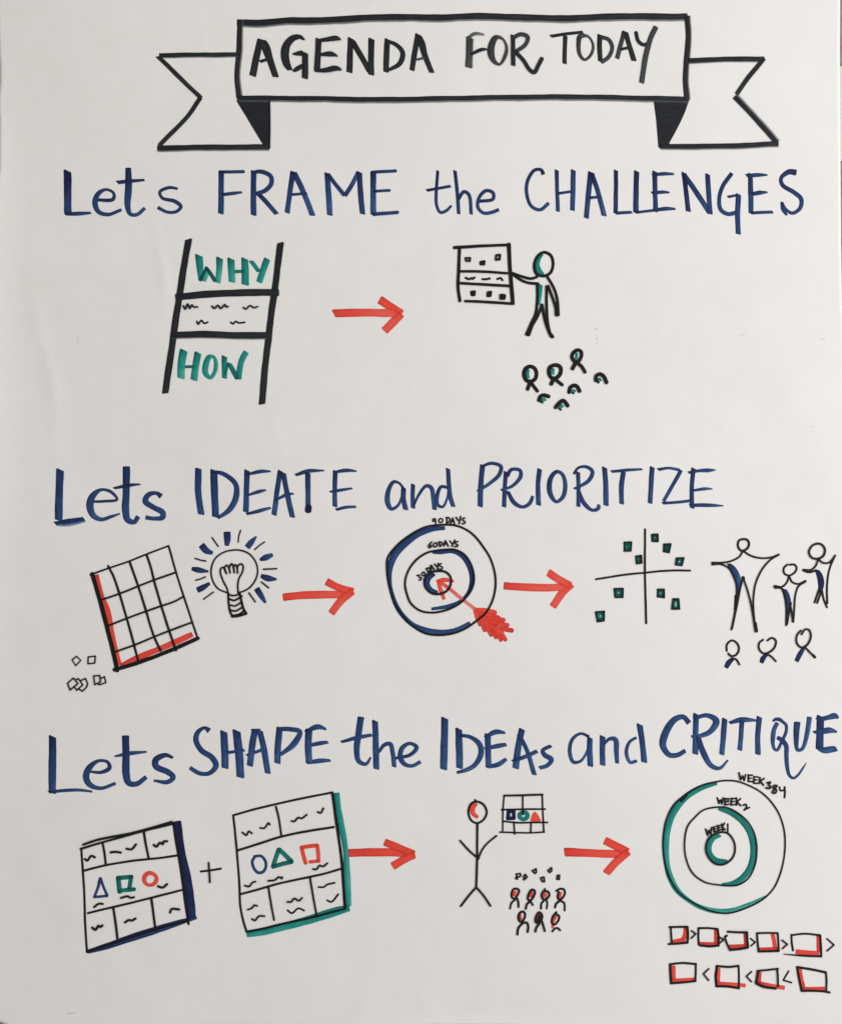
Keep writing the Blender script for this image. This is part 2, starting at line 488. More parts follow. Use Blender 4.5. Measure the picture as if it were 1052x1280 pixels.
TABLE = r'''
# title_banner | black outlined ribbon banner reading AGENDA FOR TODAY across the top
@ 0 0 1
- banner_panel_outline
k 7.4 f.35 297,28.9 322,29.6 360,26.5 385,26.8 430,25 485,22.6 543,23.2 602,21.3 671,23.2 719,23.4 766,21.2 838,21.4 858,21.2
k 6 f-.35 300,26 298.4,66 296.3,95 298.8,124
k 5.6 f.45 298.8,123.4 360,123.6 400,124 471,125.4 543,124.6 650,122.4 719,121.6 814,123.2 860,124.2
k 6.2 f-.3 857.6,21 859,47.5 857,78.4 855.6,100 857.6,126
- banner_tail_outline
k 5.2 f.25 200.2,70.8 245,69.8 297.5,69.2
k 5.4 198.5,72.5 222.8,96 251.3,123.4
k 5.4 251.3,123.4 234.7,147.3 200,183.2
k 6.2 f.3 197.8,186.3 263,185.2 336.5,184.8
- banner_tail_outline
k 5.7 f.25 860,76.4 897,74.9 954,74.2
k 5.7 954,74 933,99.8 920.2,118.8
k 5.6 f-.45 917.1,122.2 937.3,142.8 969.6,179.6
k 5.8 f.3 825.6,183.4 908,183 971.5,180.4
- banner_fold
k 0 P 297,123.6 317,123.6 337.6,123.6 337,155 337,187.6 334,186 330,182.2 313,155 296.4,128.3
k 2 337.2,126 337.6,150 337.2,187
k 2.4 297,127 312,152 331,183
- banner_fold
k 0 P 816.9,124.8 838,125.4 860.4,126.4 856,140 850.4,152.4 843,167 836.6,178.4 835,185.2 824.2,186.4 823,178 820,150
k 2.2 817.4,126 820.6,152 823.6,185
@ 180 0 4.208
- letter
k 36.38 614,215,32.1 594,300 572,402
k 36.38 624,215,27.82 640,250,42.8 662,318 694,408,32.1
k 32.1 620,222 634,262
k 16.05 612,329 655,315
- letter
k 21.4 845,216,8.56 822,200,23.54 785,205,34.24 752,240,40.66 742,290,42.8 750,335,38.52 770,372,25.68
k 21.4 786,380,14.98 806,368,25.68 838,350,21.4
k 21.4 783,290,8.56 815,286,25.68 838,284,27.82
k 32.1 848,284 849,350 848,416
- letter
k 32.1 920,212 916,290 910,372
k 21.4 a-5 908,222,14.98 960,214,23.54 1010,207,27.82 1036,214,8.56
k 21.4 928,294,14.98 985,290,27.82 1020,301,6.42
k 23.54 898,378,12.84 960,374,25.68 1010,366,27.82 1040,374,8.56
@ 400 0 4.208
- letter
k 32.1 162,208 158,290 154,385
k 28.89 168,218 215,300 262,384
k 32.1 271,212 269,300 268,398
- letter
k 29.96 354,214 350,300 347,384
k 23.54 350,222,19.26 400,243,21.4 434,285,25.68 420,340,25.68 362,376,17.12
- letter
k 27.82 513,188 498,280 484,376
k 29.96 518,192,23.54 535,240,34.24 552,300 588,388,25.68
k 12.84 g.8/.7 508,322 548,312
- letter
k 34.24 g.95/.75 f-.2 785,205 782,280 780,360
k 12.84 g.8/.55 770,212 812,184,19.26 862,188,10.7
k 14.98 790,294 850,268,19.26 878,267,8.56
- letter
k 23.54 g.95/.8 o 925,203,25.68 902,240,34.24 898,290,36.38 915,330,23.54 943,345,12.84 970,305,19.26 980,255,14.98 958,210,12.84
@ 600 0 4.208
- letter
k 23.54 172,192 172,350
k 21.4 g.95/.85 168,208 212,186 248,200 236,240 186,278
k 21.4 R 186,280 225,322 258,372 283,386 304,350 322,314
- letter
k 17.12 369,195 450,182 538,173
k 23.54 447,192 444,260 442,338
- letter
k 19.26 g.95/.75 o 524,196,27.82 516,230,23.54 522,290,19.26 548,318,14.98 582,290,17.12 592,240,14.98 566,196,12.84
- letter
k 25.68 628,188 626,255 630,325
k 21.4 g.95/.8 634,198 675,214 692,255 675,302 636,332
- letter
k 23.54 g1/.8 756,170 738,238 718,310
k 25.68 762,172 784,245 808,322
k 14.98 735,264 795,252
- letter
k 19.26 R 818,176 830,220 858,240 888,230
k 27.82 g.85/.8 922,145 895,205 868,305 847,438
# heading_lettering | blue lettering reading Lets FRAME the CHALLENGES, first heading
@ 60 190 4.208
- letter
n 38 g1.7/1.05 b-3 105,106 107,190 108,322
n 14 92,330 160,328,20 228,324,12
- letter
n 18 262,257,16 345,252,18 348,222,14 310,202,14 268,222,24 250,270,28 268,318,22 318,332,18 388,308,16
- letter
n 30 g1.4/.9 425,90,30 426,200,34 422,285,30 436,330,20 470,334,18 512,300,16
n 16 g1.4/1.2 368,164,18 440,157,18 510,152,12
- letter
n 18 684,198,12 640,192,16 590,214,16 602,246,16 670,264,20 702,292,18 678,318,16 630,320,16 580,296,18
- letter
n 28 g1.3/.95 914,108 911,328
n 16 g1.3/1 R 914,110 1030,108
n 15 920,228 975,222,18 1022,216,10
@ 290 190 4.208
- letter
n 28 115,107 115,336
n 22 106,113,16 155,109 205,134 208,172 176,208 132,224,18
n 22 140,226 190,278 236,330
- letter
n 26 g1.3/.9 320,110 292,324
n 27 g1.2/.8 326,110 370,200 424,338
n 14 315,230 395,222
- letter
n 28 g1.3/.8 502,118 508,220 515,336
n 20 502,118 548,178 594,234
n 22 g1.1/.9 594,234 632,174 664,110
n 27 670,112 676,210 686,330
- letter
n 29 g1.3/.85 742,115 744,335
n 16 R 736,112 860,104
n 14 R 750,212 828,207
n 18 g1.2/1 R 746,333 870,322
@ 520 190 4.208
- letter
n 16 g1.5/.95 113,104 106,200 108,286 128,322 160,312 185,287,12
n 15 g1.5/1.1 55,207 180,185
- letter
n 18 g1.5/1 204,104 214,200 223,330
n 17 222,252 250,214 275,228 289,332
- letter
n 17 326,264 403,252 402,218 365,208 328,250 325,298 355,325 400,321 433,308
- letter
n 17 g1.5/1 668,122,20 656,99 622,101 586,155 580,225 603,288 650,309 695,273
- letter
n 20 738,100 740,210 743,316
n 25 g1.1/.9 825,100 820,310
n 14 745,222 820,211
- letter
n 26 915,110 905,220 894,350
n 24 g1.6/.85 920,112 950,200 988,338
n 14 910,246 972,238
@ 770 190 4.208
- letter
n 22 g1.6/1.1 -3,100 -4,325
n 16 -6,326 80,319
- letter
n 27 g1.6/1.1 105,105 102,322
n 14 100,321 200,309
- letter
n 24 g1.5/1.1 202,106 205,316
n 15 190,124 250,118,18 302,118,10
n 15 185,218 240,214,18 278,216,10
n 17 205,308 260,302,20 310,302,10
- letter
n 24 g1.8/1.2 354,112 365,200 378,314
n 25 355,122 430,230 492,325
n 24 479,120 492,328
- letter
n 20 605,115 560,180 540,250 550,308 588,330 628,322
n 14 585,239 642,228
n 26 g1.1/1 640,226 636,330 640,434
- letter
n 25 703,118 706,325
n 17 682,128 740,124,20 792,124,8
n 17 710,225 750,218,22 792,216,8
n 15 705,325 820,319
- letter
n 24 g1.3/1.05 942,112,30 905,108,26 864,142,20 872,178,22 930,215,22 968,252,22 962,300,20 922,325,18 886,302,14 868,268,12
n 14 868,268 874,305,20 894,336,12
# ladder_diagram | thick black ladder frame with green WHY above and HOW below
@ 180 290 5.26
- ladder_rail
k 44 a7 b4 295,55 250,330 215,560 143,1062
- ladder_rail
k 43 a5 b4 900,78 868,330 832,600 800,880 777,1134
- ladder_rung
k 46 212,433 400,416 640,404 886,404
- ladder_rung
k 41 f.2 188,680 400,676 600,682 812,684
- letter
@ 240 310 10.02
t 84 g1.4/1.0 88,106,90 105,260,84 118,415,60
t 64 g.9/.8 150,415 185,335 205,275
t 34 g1.7/1.6 100,420 150,320 190,245
t 42 g1.8/1.7 180,250,34 240,340,46 300,430,46
t 76 g1.4/.8 352,138,84 345,300,72 328,440,66
@ 180 290 5.26
- letter
t 44 g1.5/.85 574,184 580,332
t 46 g1.3/1 664,182 668,350
t 20 g1.5/1.3 578,266 658,262
- letter
t 26 g1.3/1.1 706,196 758,264
t 40 g1.2/1 812,184 788,250 760,334
- letter
t 48 g1.4/.8 264,784 250,870 247,964
t 44 g1.4/.9 356,800 344,880 332,976
t 18 g1.6/1.4 240,892 345,890
- letter
t 34 g1.2/.9 o 432,826,30 408,880,38 408,935,34 440,962,24 468,925,26 476,870,28 462,828,20
- letter
@ 215 430 10.02
t 62 g1.5/1.05 660,165,66 662,300 664,436,60
t 34 g1.1/1.2 668,400 692,310 720,245
t 56 g1.2/1.4 722,252,50 770,345,60 822,450,50
@ 180 290 5.26
t 36 g1.0/1.1 674,794 645,850 632,910 626,968
- squiggle
p 10 262,490 275,512 290,478 305,508 318,485 330,498 355,498
- squiggle
p 10 450,492 465,508 490,488 507,508 535,482 543,498 556,494
- squiggle
p 9 655,500 670,513 700,490 725,503 750,496
- squiggle
p 10 350,592 358,611 380,586 398,605 422,598
- squiggle
p 10 572,598 587,609 605,593 625,602 665,598
# red_arrow | red arrow from the ladder to the presenter figure, top row
@ 400 350 8.767
- arrow_shaft
r 82 g1.3/.85 a14 156,374 300,368 450,366 620,370 830,372
- arrow_head
r 88 a2 g1.2/1 658,225 770,300 888,378
r 88 g1.1/.9 884,382 800,468 708,562
# presenter_drawing | small figure with green shaded head pointing at a board of notes
@ 560 295 6.575
- board_outline
p 20.14 50,102,23.32 270,90 500,79
p 22.26 92,98 86,300 80,430 95,540
p 26.5 498,76 508,300 530,560
p 18.02 95,298 300,300 485,312
p 19.08 90,395 300,405 500,418
p 19.08 140,542 330,550 535,562
- note
p 13.78 x o 141,188 180,188 177,213 146,210
- note
p 16.96 x o 264,222 296,214 294,240 266,240
p 19.08 270,228 292,230
- note
p 15.9 x o 394,165 424,161 420,200 391,202
- note
p 16.96 x o 190,466 217,463 214,492 194,492
p 16.96 200,468 204,494
- note
p 16.96 x o 324,470 350,465 346,498 322,500
p 16.96 334,468 336,498
- note
p 19.08 x o 430,492 464,495 460,520 430,520
p 19.08 445,490 448,522
- squiggle
p 15.9 142,350 172,362 190,352 198,360 216,348
- squiggle
p 14.84 280,362 310,362 340,356
- squiggle
p 14.84 402,360 430,352 445,370
- figure_head
p 20.14 o 785,140 735,170 705,245 722,315 780,335 838,308 860,235 840,165
t 30 g1.5/1.2 770,155,24 735,195,46 727,245,46 745,295,48 785,322,22
- figure_body
p 19.08 728,342 680,355 600,338 525,312
p 19.08 525,318 590,365 650,390 737,398
p 19.08 728,398 730,520 718,640 680,725 640,815
p 19.08 768,570 735,660 690,740 662,818
p 21.2 770,575 790,680 825,790 856,835
p 20.14 808,420 806,550 812,700 838,825
p 19.08 812,342 865,430 895,530 903,655
p 19.08 820,418 850,500 880,600 885,655
p 21.2 890,560 892,658
- jacket_shading
t 40 g1.5/1.0 752,405,44 748,490,40 744,570,22
- foot
p 29.68 646,805,27.56 658,818,23.32
- foot
p 27.56 826,800,21.2 850,832,25.44
# audience_drawing | seven little heads with green shading below the presenter
@ 640 430 7.514
- listener
p 30.16 o 165,217 122,240 108,295 130,345 172,358 212,335 226,285 208,235
t 24 g1.5/1.1 150,245,24 138,285,36 148,325,30
p 30.16 162,372 142,430
p 26.68 178,375 234,448
- listener
p 30.16 o 395,205 350,225 342,280 370,325 410,325 448,285 452,230 430,208
t 26 g1.4/.8 380,235,34 378,290,36
p 31.32 388,335 365,382
p 26.68 405,340 466,390
- listener
p 27.84 o 615,62 575,85 558,130 585,170 620,168 646,120 645,80
t 26 g1.4/1 605,90,24 596,150,30
p 31.32 590,190 564,238
p 26.68 612,185 650,218 680,270
- listener
p 30.16 782,348 786,308 822,290 855,312 882,368
t 34 g1.2/1.1 800,345 830,335
p 18.56 790,352 806,368
- listener
p 31.32 532,460 542,415 578,394 606,404 630,448
t 34 g1.2/.9 560,452 590,440
p 13.92 560,462 574,470
- listener
p 30.16 247,535 262,498 295,486 340,498
t 34 g1.2/.9 270,535 310,520
p 16.24 262,545 282,556
- listener
p 30.16 404,602 435,562 476,536 502,560 518,585
t 34 g1.2/.9 438,600 474,582
p 13.92 436,610 456,624
# heading_lettering | blue lettering reading Lets IDEATE and PRIORITIZE, second heading
@ 60 570 4.208
- letter
n 38 g1.35/1.1 65,77 58,338
n 20 f.5 g1.5/1.3 38,356,16 110,346,24 190,332,18
- letter
n 18 238,242,12 300,240,14 364,231,14 332,190,16 280,180,16 235,215,32 223,265,38 240,315,30 282,336,20 335,322,16 380,306,8
- letter
n 36 g1.45/1 413,60,36 413,200,36 410,290,36 420,338,30 455,350,24 476,322,24
n 14 g1.5/1.3 348,172,12 420,158,18 487,152,8
- letter
n 26 596,214,26 572,198,18 530,206,26 512,240,30 555,272,26 605,300,28 605,326,26 560,332,20 516,325,22
- letter
n 32 a-3 792,70 792,190 808,308
- letter
n 36 g1.35/1.1 874,80 878,200 882,322
n 22 864,84,14 930,100,22 988,150,26 992,215,30 955,285,26 895,328,16
@ 290 570 4.208
- letter
n 28 82,80 78,180 74,296
n 14 80,102,10 150,84,20 205,83,8
n 14 84,210,10 150,188,18 180,181,8
n 16 78,308,12 150,290,18 205,276,12
- letter
n 26 256,82 238,190 222,312
n 26 270,92 292,200 318,324
n 14 235,232,10 290,205,18 326,200,8
- letter
n 18 g1.3/1.1 335,103,14 400,82,20 485,79,8
n 26 400,92 400,200 402,290
n 34 R g1.4/1.4 403,272 401,288
- letter
n 24 544,82 540,180 542,268
n 17 535,90,12 600,78,20 655,82,8
n 14 515,191,10 570,182,16 632,172,10
n 16 548,286,14 600,272,16 652,269,12
- letter
n 18 905,180,14 880,146,12 850,138,18 825,175,22 818,245,26 838,280,18 872,262,14 900,200,12
n 24 902,170 902,230 914,284
@ 520 570 4.208
- letter
n 22 -17,152 -18,210 -16,276
n 18 -12,262,10 15,205,14 55,160,18 80,172,22 90,225,22 98,284,22
- letter
n 18 168,170,14 132,165,16 110,215,20 114,260,18 140,270,14 164,225,12 170,190,12
n 22 168,70 172,150 178,215 195,268
- letter
n 26 348,52 340,160 336,268
n 18 340,60,14 395,42,16 445,58,18 438,98,20 390,145,18 322,187,14
- letter
n 22 g1.3/1.1 470,86 465,180 462,270
n 18 478,108,22 500,74,18 545,78,18 548,112,20 508,158,16 446,182,14
n 20 480,188,18 515,248,22 558,270,16 595,252,20 613,214,16
- letter
n 24 647,72 640,150 643,260
- letter
n 20 o 738,85,18 706,120,24 702,195,26 735,243,16 770,218,20 782,150,22 766,98,18
- letter
n 20 850,88 852,180 850,268
n 17 826,97,14 850,65,14 895,60,17 924,85,20 906,130,20 862,160,16 828,175,12
n 20 850,178,14 882,252,22 925,287,16 955,278,20 958,258,16
- letter
n 26 g1.4/1 988,64 994,160 996,262
@ 730 570 4.208
- letter
n 15 140,85,14 220,78,16 302,72,10
n 24 204,86 192,170 194,254
- letter
n 24 355,62 348,150 343,250
- letter
n 18 385,74,16 440,66,14 498,76,16
n 19 505,78 460,160 415,240
n 15 408,250,14 480,246 555,238
- letter
n 22 g1.4/1.2 570,68 562,180 564,276
n 17 545,90,14 600,80,16 650,78,20 688,77,5
n 14 570,184,12 630,176,16 670,176,6
n 18 552,262,18 660,262,18 728,264,6
# idea_grid_drawing | tilted square grid with red shaded left and lower edges
@ 75 670 5.844
- grid_outline
p 11 225,287 360,238 500,190 640,135 795,75
p 12 795,75 850,265 905,440 965,620 1002,730
- grid_edge
p 26 240,280 280,420 320,570 355,700 390,840 420,985
- grid_edge
p 24 400,980 500,952 600,918 850,822 1010,748
- grid_line
p 14 355,222 390,290 440,430 490,600 545,800 578,925
- grid_line
p 14 512,190 575,370 632,550 690,735 738,840
- grid_line
p 14 635,140 668,235 690,325 742,510 800,690 850,838
- grid_line
p 12 290,475 435,425 690,325 850,268
- grid_line
p 12 345,662 490,605 740,515 840,480 905,445
- grid_line
p 12 390,855 550,798 700,735 970,632
- edge_shading
r 40.32 g1.45/1.05 268,288,33.6 312,450,33.6 350,550,38.08 378,690,38.08 405,810,31.36 436,945,33.6
- edge_shading
r 38.08 g1.4/1.05 440,944,15.68 580,888,40.32 700,838,38.08 840,780,42.56 968,722,35.84
# sticky_notes_drawing | little loose squares below left of the red edged grid
- sticky_note
p 8 x o 92,908 125,882 155,912 118,950
- sticky_note
p 9 x o 210,886 262,880 258,930 208,936
- sticky_note
p 9 x o 60,1078 103,1040 136,1080 78,1128
- sticky_note
p 9 x 120,1052 138,1044 170,1090 126,1130 112,1108
- sticky_note
p 9 x 152,1060 190,1044 206,1082 196,1110 168,1136 142,1120
- sticky_note
p 9 x o 250,1025 295,1022 300,1068 258,1088
- sticky_note
p 9 x 304,1044 328,1030 338,1074 288,1090 284,1074
# light_bulb_drawing | light bulb with clenched filament and blue and black rays
@ 230 655 8.092
- bulb_outline
p 14 440,700 350,660 295,580 278,470 315,360 395,295 480,270 570,270 660,305 725,385 748,480 725,570 670,645 610,682 550,698
- filament
p 15 450,705 438,655 400,580 370,490 378,452 402,443 420,480 434,508
p 15 434,508 415,445 436,422 456,450 470,502 462,440 486,406 500,430 512,502 507,440 522,415 536,430 546,500
p 15 546,500 548,430 582,408 602,432 592,495 560,555 548,620 552,700
- screw_base
p 18 450,700 455,800 470,890 495,938
p 20 566,700 585,790 603,860 632,908
p 22 490,940 560,930 632,908
p 15 455,715 500,728 570,712
p 16 460,760 510,776 590,732
p 15 460,820 520,832 585,795
p 15 468,870 520,885 592,848
p 15 485,930 560,915 612,878
- ray
p 13 285,142 350,232
- ray
p 12 577,68 558,125 552,188
- ray
p 12 818,186 765,222 718,264
- ray
p 13 115,352 170,370 225,380
- ray
p 12 222,538 170,560 122,574
- ray
p 12 302,692 202,764
- ray
p 14 806,461 940,456
- ray
p 13 785,590 858,650
- ray
p 13 660,700 725,792
- ray
n 60 z g1.5/1.1 438,88,70 440,155,66 434,222,40
- ray
n 60 z g1.6/1.1 180,220,64 228,275,60 292,298,32
- ray
n 60 z g1.6/1.2 82,458,36 150,470,56 250,484,20
- ray
n 60 z g1.6/1.3 138,672,54 195,645,56 262,604,30
- ray
n 60 z g1.2/1.0 642,240,56 682,190,56 736,132,16
- ray
n 50 z g1.6/1.0 770,365,26 830,342,60 898,314,34
- ray
n 50 z g1.5/1.1 782,528,40 850,555,60 938,564,20
- ray
n 50 z g1.7/1.0 738,658,58 780,725,52 826,800,24
# red_arrow | red arrow from the light bulb to the round target, middle row
@ 345 700 9.564
- arrow_shaft
r 88 g1.3/.9 90,452 240,432 380,422 600,420 800,420
- arrow_head
r 84 g1.2/1 608,262 740,330 918,384
r 84 g1.1/.95 912,380 780,490 662,640
# target_drawing | round target with 90, 60 and 30 DAYS rings and a red arrow
@ 475 640 5.844
- ring
p 13 o 440,98 540,100 620,128 685,175 750,255 805,345 838,460 840,560 815,660 765,745 700,800 620,855 530,890 420,902 320,885 210,812 120,690 70,560 50,420 55,340 110,262 210,178 330,114
n 34 g1.15/1.05 472,120,26 380,130,34 270,170,42 175,240,50 104,320,50 72,420,38 72,520,28 98,640,30 152,742,32 240,826,34 330,868,42 430,884,40 540,868,32 655,815,28
- ring
p 13 o 480,278 410,285 340,302 262,355 205,435 182,520 195,600 225,670 290,722 370,738 450,728 520,705 605,650 660,570 682,490 668,400 620,320 550,280
n 39.44 g1.25/1.1 382,296,20.88 440,292,37.12 530,290,30.16 595,325,30.16 645,385,39.44 668,450,39.44 672,520,39.44 648,590,30.16 590,650,20.88 500,690,27.84 375,712,20.88
- ring
p 14 o 425,434 475,440 512,475 515,530 485,580 430,602 375,595 330,550 326,490 362,448
n 39.44 g1.3/1.15 392,455,30.16 350,485,44.08 340,530,41.76 368,572,34.8 420,592,23.2
- arrow_shaft
r 24 g1/.6 425,508 500,560 600,640 698,714
- arrow_head
r 26 g1.1/1 412,508,18 470,498,30 538,508,16
r 26 g1.1/1 420,505,18 442,570,30 468,640,22
r 24 455,530 500,560
- arrow_feather
r 40 g1.05/.95 695,716,14 760,775,40 830,840,54 895,895,30
r 34 g1.15/1 R 694,712,20 770,722 836,738
r 30 g1.1/1.1 R 730,745 800,758 862,775
r 30 g1.1/1.2 R 780,775 840,782 900,792
r 30 g1.1/1.2 R 800,808 860,815 930,828
r 32 g1.1/1.3 R 850,850 910,860 960,868
r 30 g1.0/1.1 R 694,722 708,775 728,825
r 30 g1.0/1.2 R 730,765 745,815 764,866
r 30 g1.0/1.2 R 770,800 785,850 812,900
r 30 g1.0/1.2 R 805,830 832,885 846,918
r 28 g1.0/1.2 R 830,850 858,895 880,938
r 28 g1.1/1.2 R 868,860 895,905 914,936
r 22 g1.2/1.3 R 760,780 800,840 850,880
r 22 g1.3/1.2 R 880,800 840,830 830,870
- ring_caption
@ 500 640 10.52
p 17.136 462,95 432,98 430,128 455,125 465,98
p 17.136 464,98 468,165
p 17.136 o 530,92 508,112 518,143 548,138 560,105
p 18.144 612,78 612,150
p 17.136 602,80 640,80 655,108 640,140 610,150
p 17.136 690,86 665,155
p 18.144 690,86 716,160
p 15.12 676,134 708,128
p 18.144 735,76 760,115
p 19.152 795,66 775,160
p 17.136 850,86 820,92 826,118 852,130 845,158 815,160
- ring_caption
p 17.136 418,400 378,440 378,475 402,470 412,448 388,445
p 17.136 o 460,412 436,440 448,466 478,455 486,420
p 19.152 515,398 520,460
p 17.136 508,400 550,405 560,428 520,460
p 18.144 590,385 575,455
p 20.16 595,385 630,455
p 15.12 582,432 618,425
p 17.136 652,385 678,418
p 19.152 720,376 680,455
p 17.136 760,395 725,405 735,428 762,442 748,460 712,460
- ring_caption
p 17.136 222,842 255,835 250,865 280,868 270,898 248,898
p 17.136 o 302,797 284,822 308,845 330,825 320,798
p 17.136 345,750 372,798
p 17.136 340,752 378,740 395,765 372,800
p 18.144 400,710 406,772
p 19.152 410,706 446,762
p 14.112 402,745 434,735
p 17.136 452,690 480,722
p 19.152 502,680 490,782
p 16.128 542,685 515,698 530,718 558,732 545,757 518,755
# red_arrow | red arrow from the target to the four part chart, middle row
@ 620 690 9.564
- arrow_shaft
r 86 g1.35/.85 95,408 220,420 350,426 560,430 830,424
- arrow_head
r 84 g1.05/.95 a4 622,250 750,335 880,404
r 84 g1.05/.9 895,392 780,500 672,655
# quadrant_chart_drawing | crossed black axes with nine small green sticky squares
@ 735 655 7.793
- axis_line
p 17 547,56 545,250 545,400 550,700 558,970
- axis_line
p 16 70,542 350,497 550,478 700,462 830,455 985,457
- sticky_note
t 35 g1.35/1.35 x o 360,195 400,193 397,252 358,252
p 12.628 x o 345,183 415,180 408,266 345,266
- sticky_note
t 33 g1.55/1.35 x o 470,328 500,322 504,372 478,376
p 13.776 x o 458,318 510,310 515,383 466,390
- sticky_note
t 33 g1.65/1.55 x o 624,115 660,113 660,165 625,165
p 13.776 x o 612,106 670,103 672,174 616,171
- sticky_note
t 38 g1.65/1.65 x o 740,212 780,210 768,265 738,260
t 25 g1.65/1.65 755,215 755,262
p 13.776 x o 730,201 795,198 779,281 726,271
- sticky_note
t 28 g1.55/1.25 x o 865,348 906,346 895,395 858,388
p 13.776 x o 852,336 922,333 904,407 843,399
- sticky_note
t 40 g1.35/1.35 x o 264,648 320,646 318,704 268,704
p 13.776 x o 248,633 333,632 330,717 257,717
- sticky_note
t 33 g1.55/1.35 x o 680,650 720,650 720,706 678,702
p 13.776 x o 670,639 730,639 732,719 667,711
- sticky_note
t 30 g1.55/1.35 x o 828,744 862,744 868,818 820,818
p 13.776 x o 818,732 872,732 880,829 806,829
- sticky_note
t 38 g1.55/1.25 x o 84,870 138,866 136,932 96,938
p 13.776 x o 68,860 150,853 148,944 85,954
# people_drawing | three blue shaded figures with raised arms above three small heads
@ 880 660 6.116
- standing_figure
p 14 o 290,88 258,100 250,140 268,172 290,176 325,155 334,115 318,92
p 12 288,178 260,222 200,255 130,268 52,268
p 12 290,178 350,215 430,234 510,226 562,205
p 12 562,208 500,245 430,325 385,425 368,540 372,680 388,790
p 12 52,282 120,280 180,310 218,375 238,440 240,520 225,650 200,778
p 12 288,380 268,460 242,590 205,770
p 12 288,380 320,470 352,600 380,775
p 22 380,730 388,790
p 22 R 288,382 290,392
p 16 235,520 228,620
n 30 g1.5/.9 178,276,22 215,318,44 245,385,48 258,440,34 252,510,14
- standing_figure
p 13 628,282 600,308 603,348 640,366 685,340 698,308 682,284 645,284
p 12 640,370 622,420 585,452 532,444
p 12 640,370 665,415 710,430 768,406
p 13 532,460 580,464 604,515 618,600 618,745
p 12 765,412 712,448 688,520 680,620 672,720
p 12 655,575 642,640 625,738
p 12 648,580 660,650 668,720
n 30 g1.5/1.1 604,470,32 624,530,46 636,590,36 632,660,18
p 16 528,448 540,455
- standing_figure
p 14 o 860,122 818,138 792,185 812,228 860,238 902,215 914,168 892,132
p 12 862,240 845,290 810,322 748,322
p 12 865,240 895,266 938,270 965,250 993,212
p 13 748,328 790,342 850,328
p 13 990,215 958,290 938,370 930,480 932,578
p 13 892,480 905,545 930,608
p 13 888,480 855,575
p 13 872,465 835,572
n 30 g1.9/1.6 852,322,26 876,370,44 886,430,46 878,500,24
- small_head
p 13 165,940 166,892 205,860 245,885 258,930 235,972 198,980 176,960
n 34 g1.7/1.3 214,1002,22 182,1030,38 160,1068,32
p 12 200,998 235,1004 262,1045
- small_head
p 13 442,855 412,880 410,925 445,960 490,950 530,912 538,862 508,842 474,862
n 34 g1.3/1.5 468,968,24 440,1000,38 430,1032,30
p 12 465,962 505,985 540,1020
- small_head
p 13 730,785 700,822 698,880 735,915 780,892 806,830 792,782 762,778 735,815
n 34 g1.2/1.5 755,915,24 725,965,36 698,1020,32
p 12 765,915 798,950 838,990
p 18 826,975 838,990
# heading_lettering | blue lettering reading Lets SHAPE the IDEAs and CRITIQUE, third heading
@ 50 890 4.208
- letter
n 38 g1.5/1.05 69,132 69,425
n 15 50,422,14 120,414,16 200,411,16 278,420,10
- letter
n 20 268,314,10 325,318,18 368,295,22 358,264,16 310,258,16 262,295,30 246,340,34 265,382,28 320,402,18 400,378,16
- letter
n 34 g1.4/1.05 452,128,36 454,250,36 456,330,36 470,374,30 510,380,26 560,345,22
n 18 395,235,8 465,220,20 562,211,10
- letter
n 26 700,242,14 660,228,22 610,255,32 612,288,32 675,318,30 702,345,26 672,370,22 600,362,12
- letter
n 26 g1.3/1.1 890,100,28 868,86,16 832,108,24 822,150,28 850,205,28 905,242,28 926,285,28 892,325,22 840,325,22 790,296,20
- letter
n 36 968,106 972,200 974,296
n 40 1035,102 1048,230 1055,344
n 15 985,216 1076,203
@ 290 890 4.208
- letter
n 32 122,98 105,190 95,284
n 30 146,100 168,190 188,324
n 26 110,104 152,102
n 16 76,230,12 165,198,18
- letter
n 32 250,86 242,180 240,270
n 24 242,92,20 310,92,24 358,106,24 330,165,30 256,226,18
- letter
n 34 405,97 402,180 406,268
n 22 386,106,16 450,80,26 495,93,12
n 20 390,182,14 460,166,22 505,160,14
n 22 392,270,16 460,258,24 518,256,12
- letter
n 34 678,30,34 664,120,32 656,210,28 668,260,24 705,275,18 730,240,10
n 18 575,160,14 650,138,20 735,122,16
- letter
n 30 752,50 756,180 760,300
n 22 770,215,12 800,175,20 832,170,22 845,220,24 852,290,22
- letter
n 20 858,246,14 935,228,18 970,188,22 935,168,18 895,192,24 884,238,26 905,275,22 945,286,18 990,264,20
@ 530 880 4.208
- letter
n 36 108,78 105,210 103,344
- letter
n 34 182,134 184,240 186,338
n 24 186,166,16 245,176,20 292,215,26 298,265,28 262,325,24 215,350,20 172,362,14
- letter
n 30 334,162 336,250 338,335
n 22 318,176,14 375,148,26 425,152,12
n 22 318,236,14 385,222,24 430,214,18
n 22 326,332,14 390,318,24 430,290,18
- letter
n 32 512,134 492,240 480,338
n 22 498,165,20 540,245,22 578,372,22
n 20 464,302,16 530,278,20 592,248,20
- letter
n 22 665,220,18 622,246,20 632,268,24 668,292,24 648,322,22 605,336,20
- letter
n 18 864,172,14 820,156,14 778,185,18 762,250,20 782,305,18 820,300,14 852,250,12 866,190,12
n 28 868,178 868,250 872,326
- letter
n 28 934,170 934,250 936,320
n 22 940,215,10 972,182,18 1002,186,24 1008,250,24 1010,310,20
@ 770 880 3.73
- letter
n 16 90,156,12 58,178,14 44,228,16 62,272,14 92,264,14
n 26 106,96 118,180 126,270
- letter
n 28 g1.2/1.1 335,88,24 308,60,22 268,72,28 228,130,32 214,190,30 242,236,24 280,238,22 318,218,18
- letter
n 26 369,48 366,140 364,232
n 24 360,66,18 420,54,20 462,80,30 435,128,24 385,150,18 346,152,12
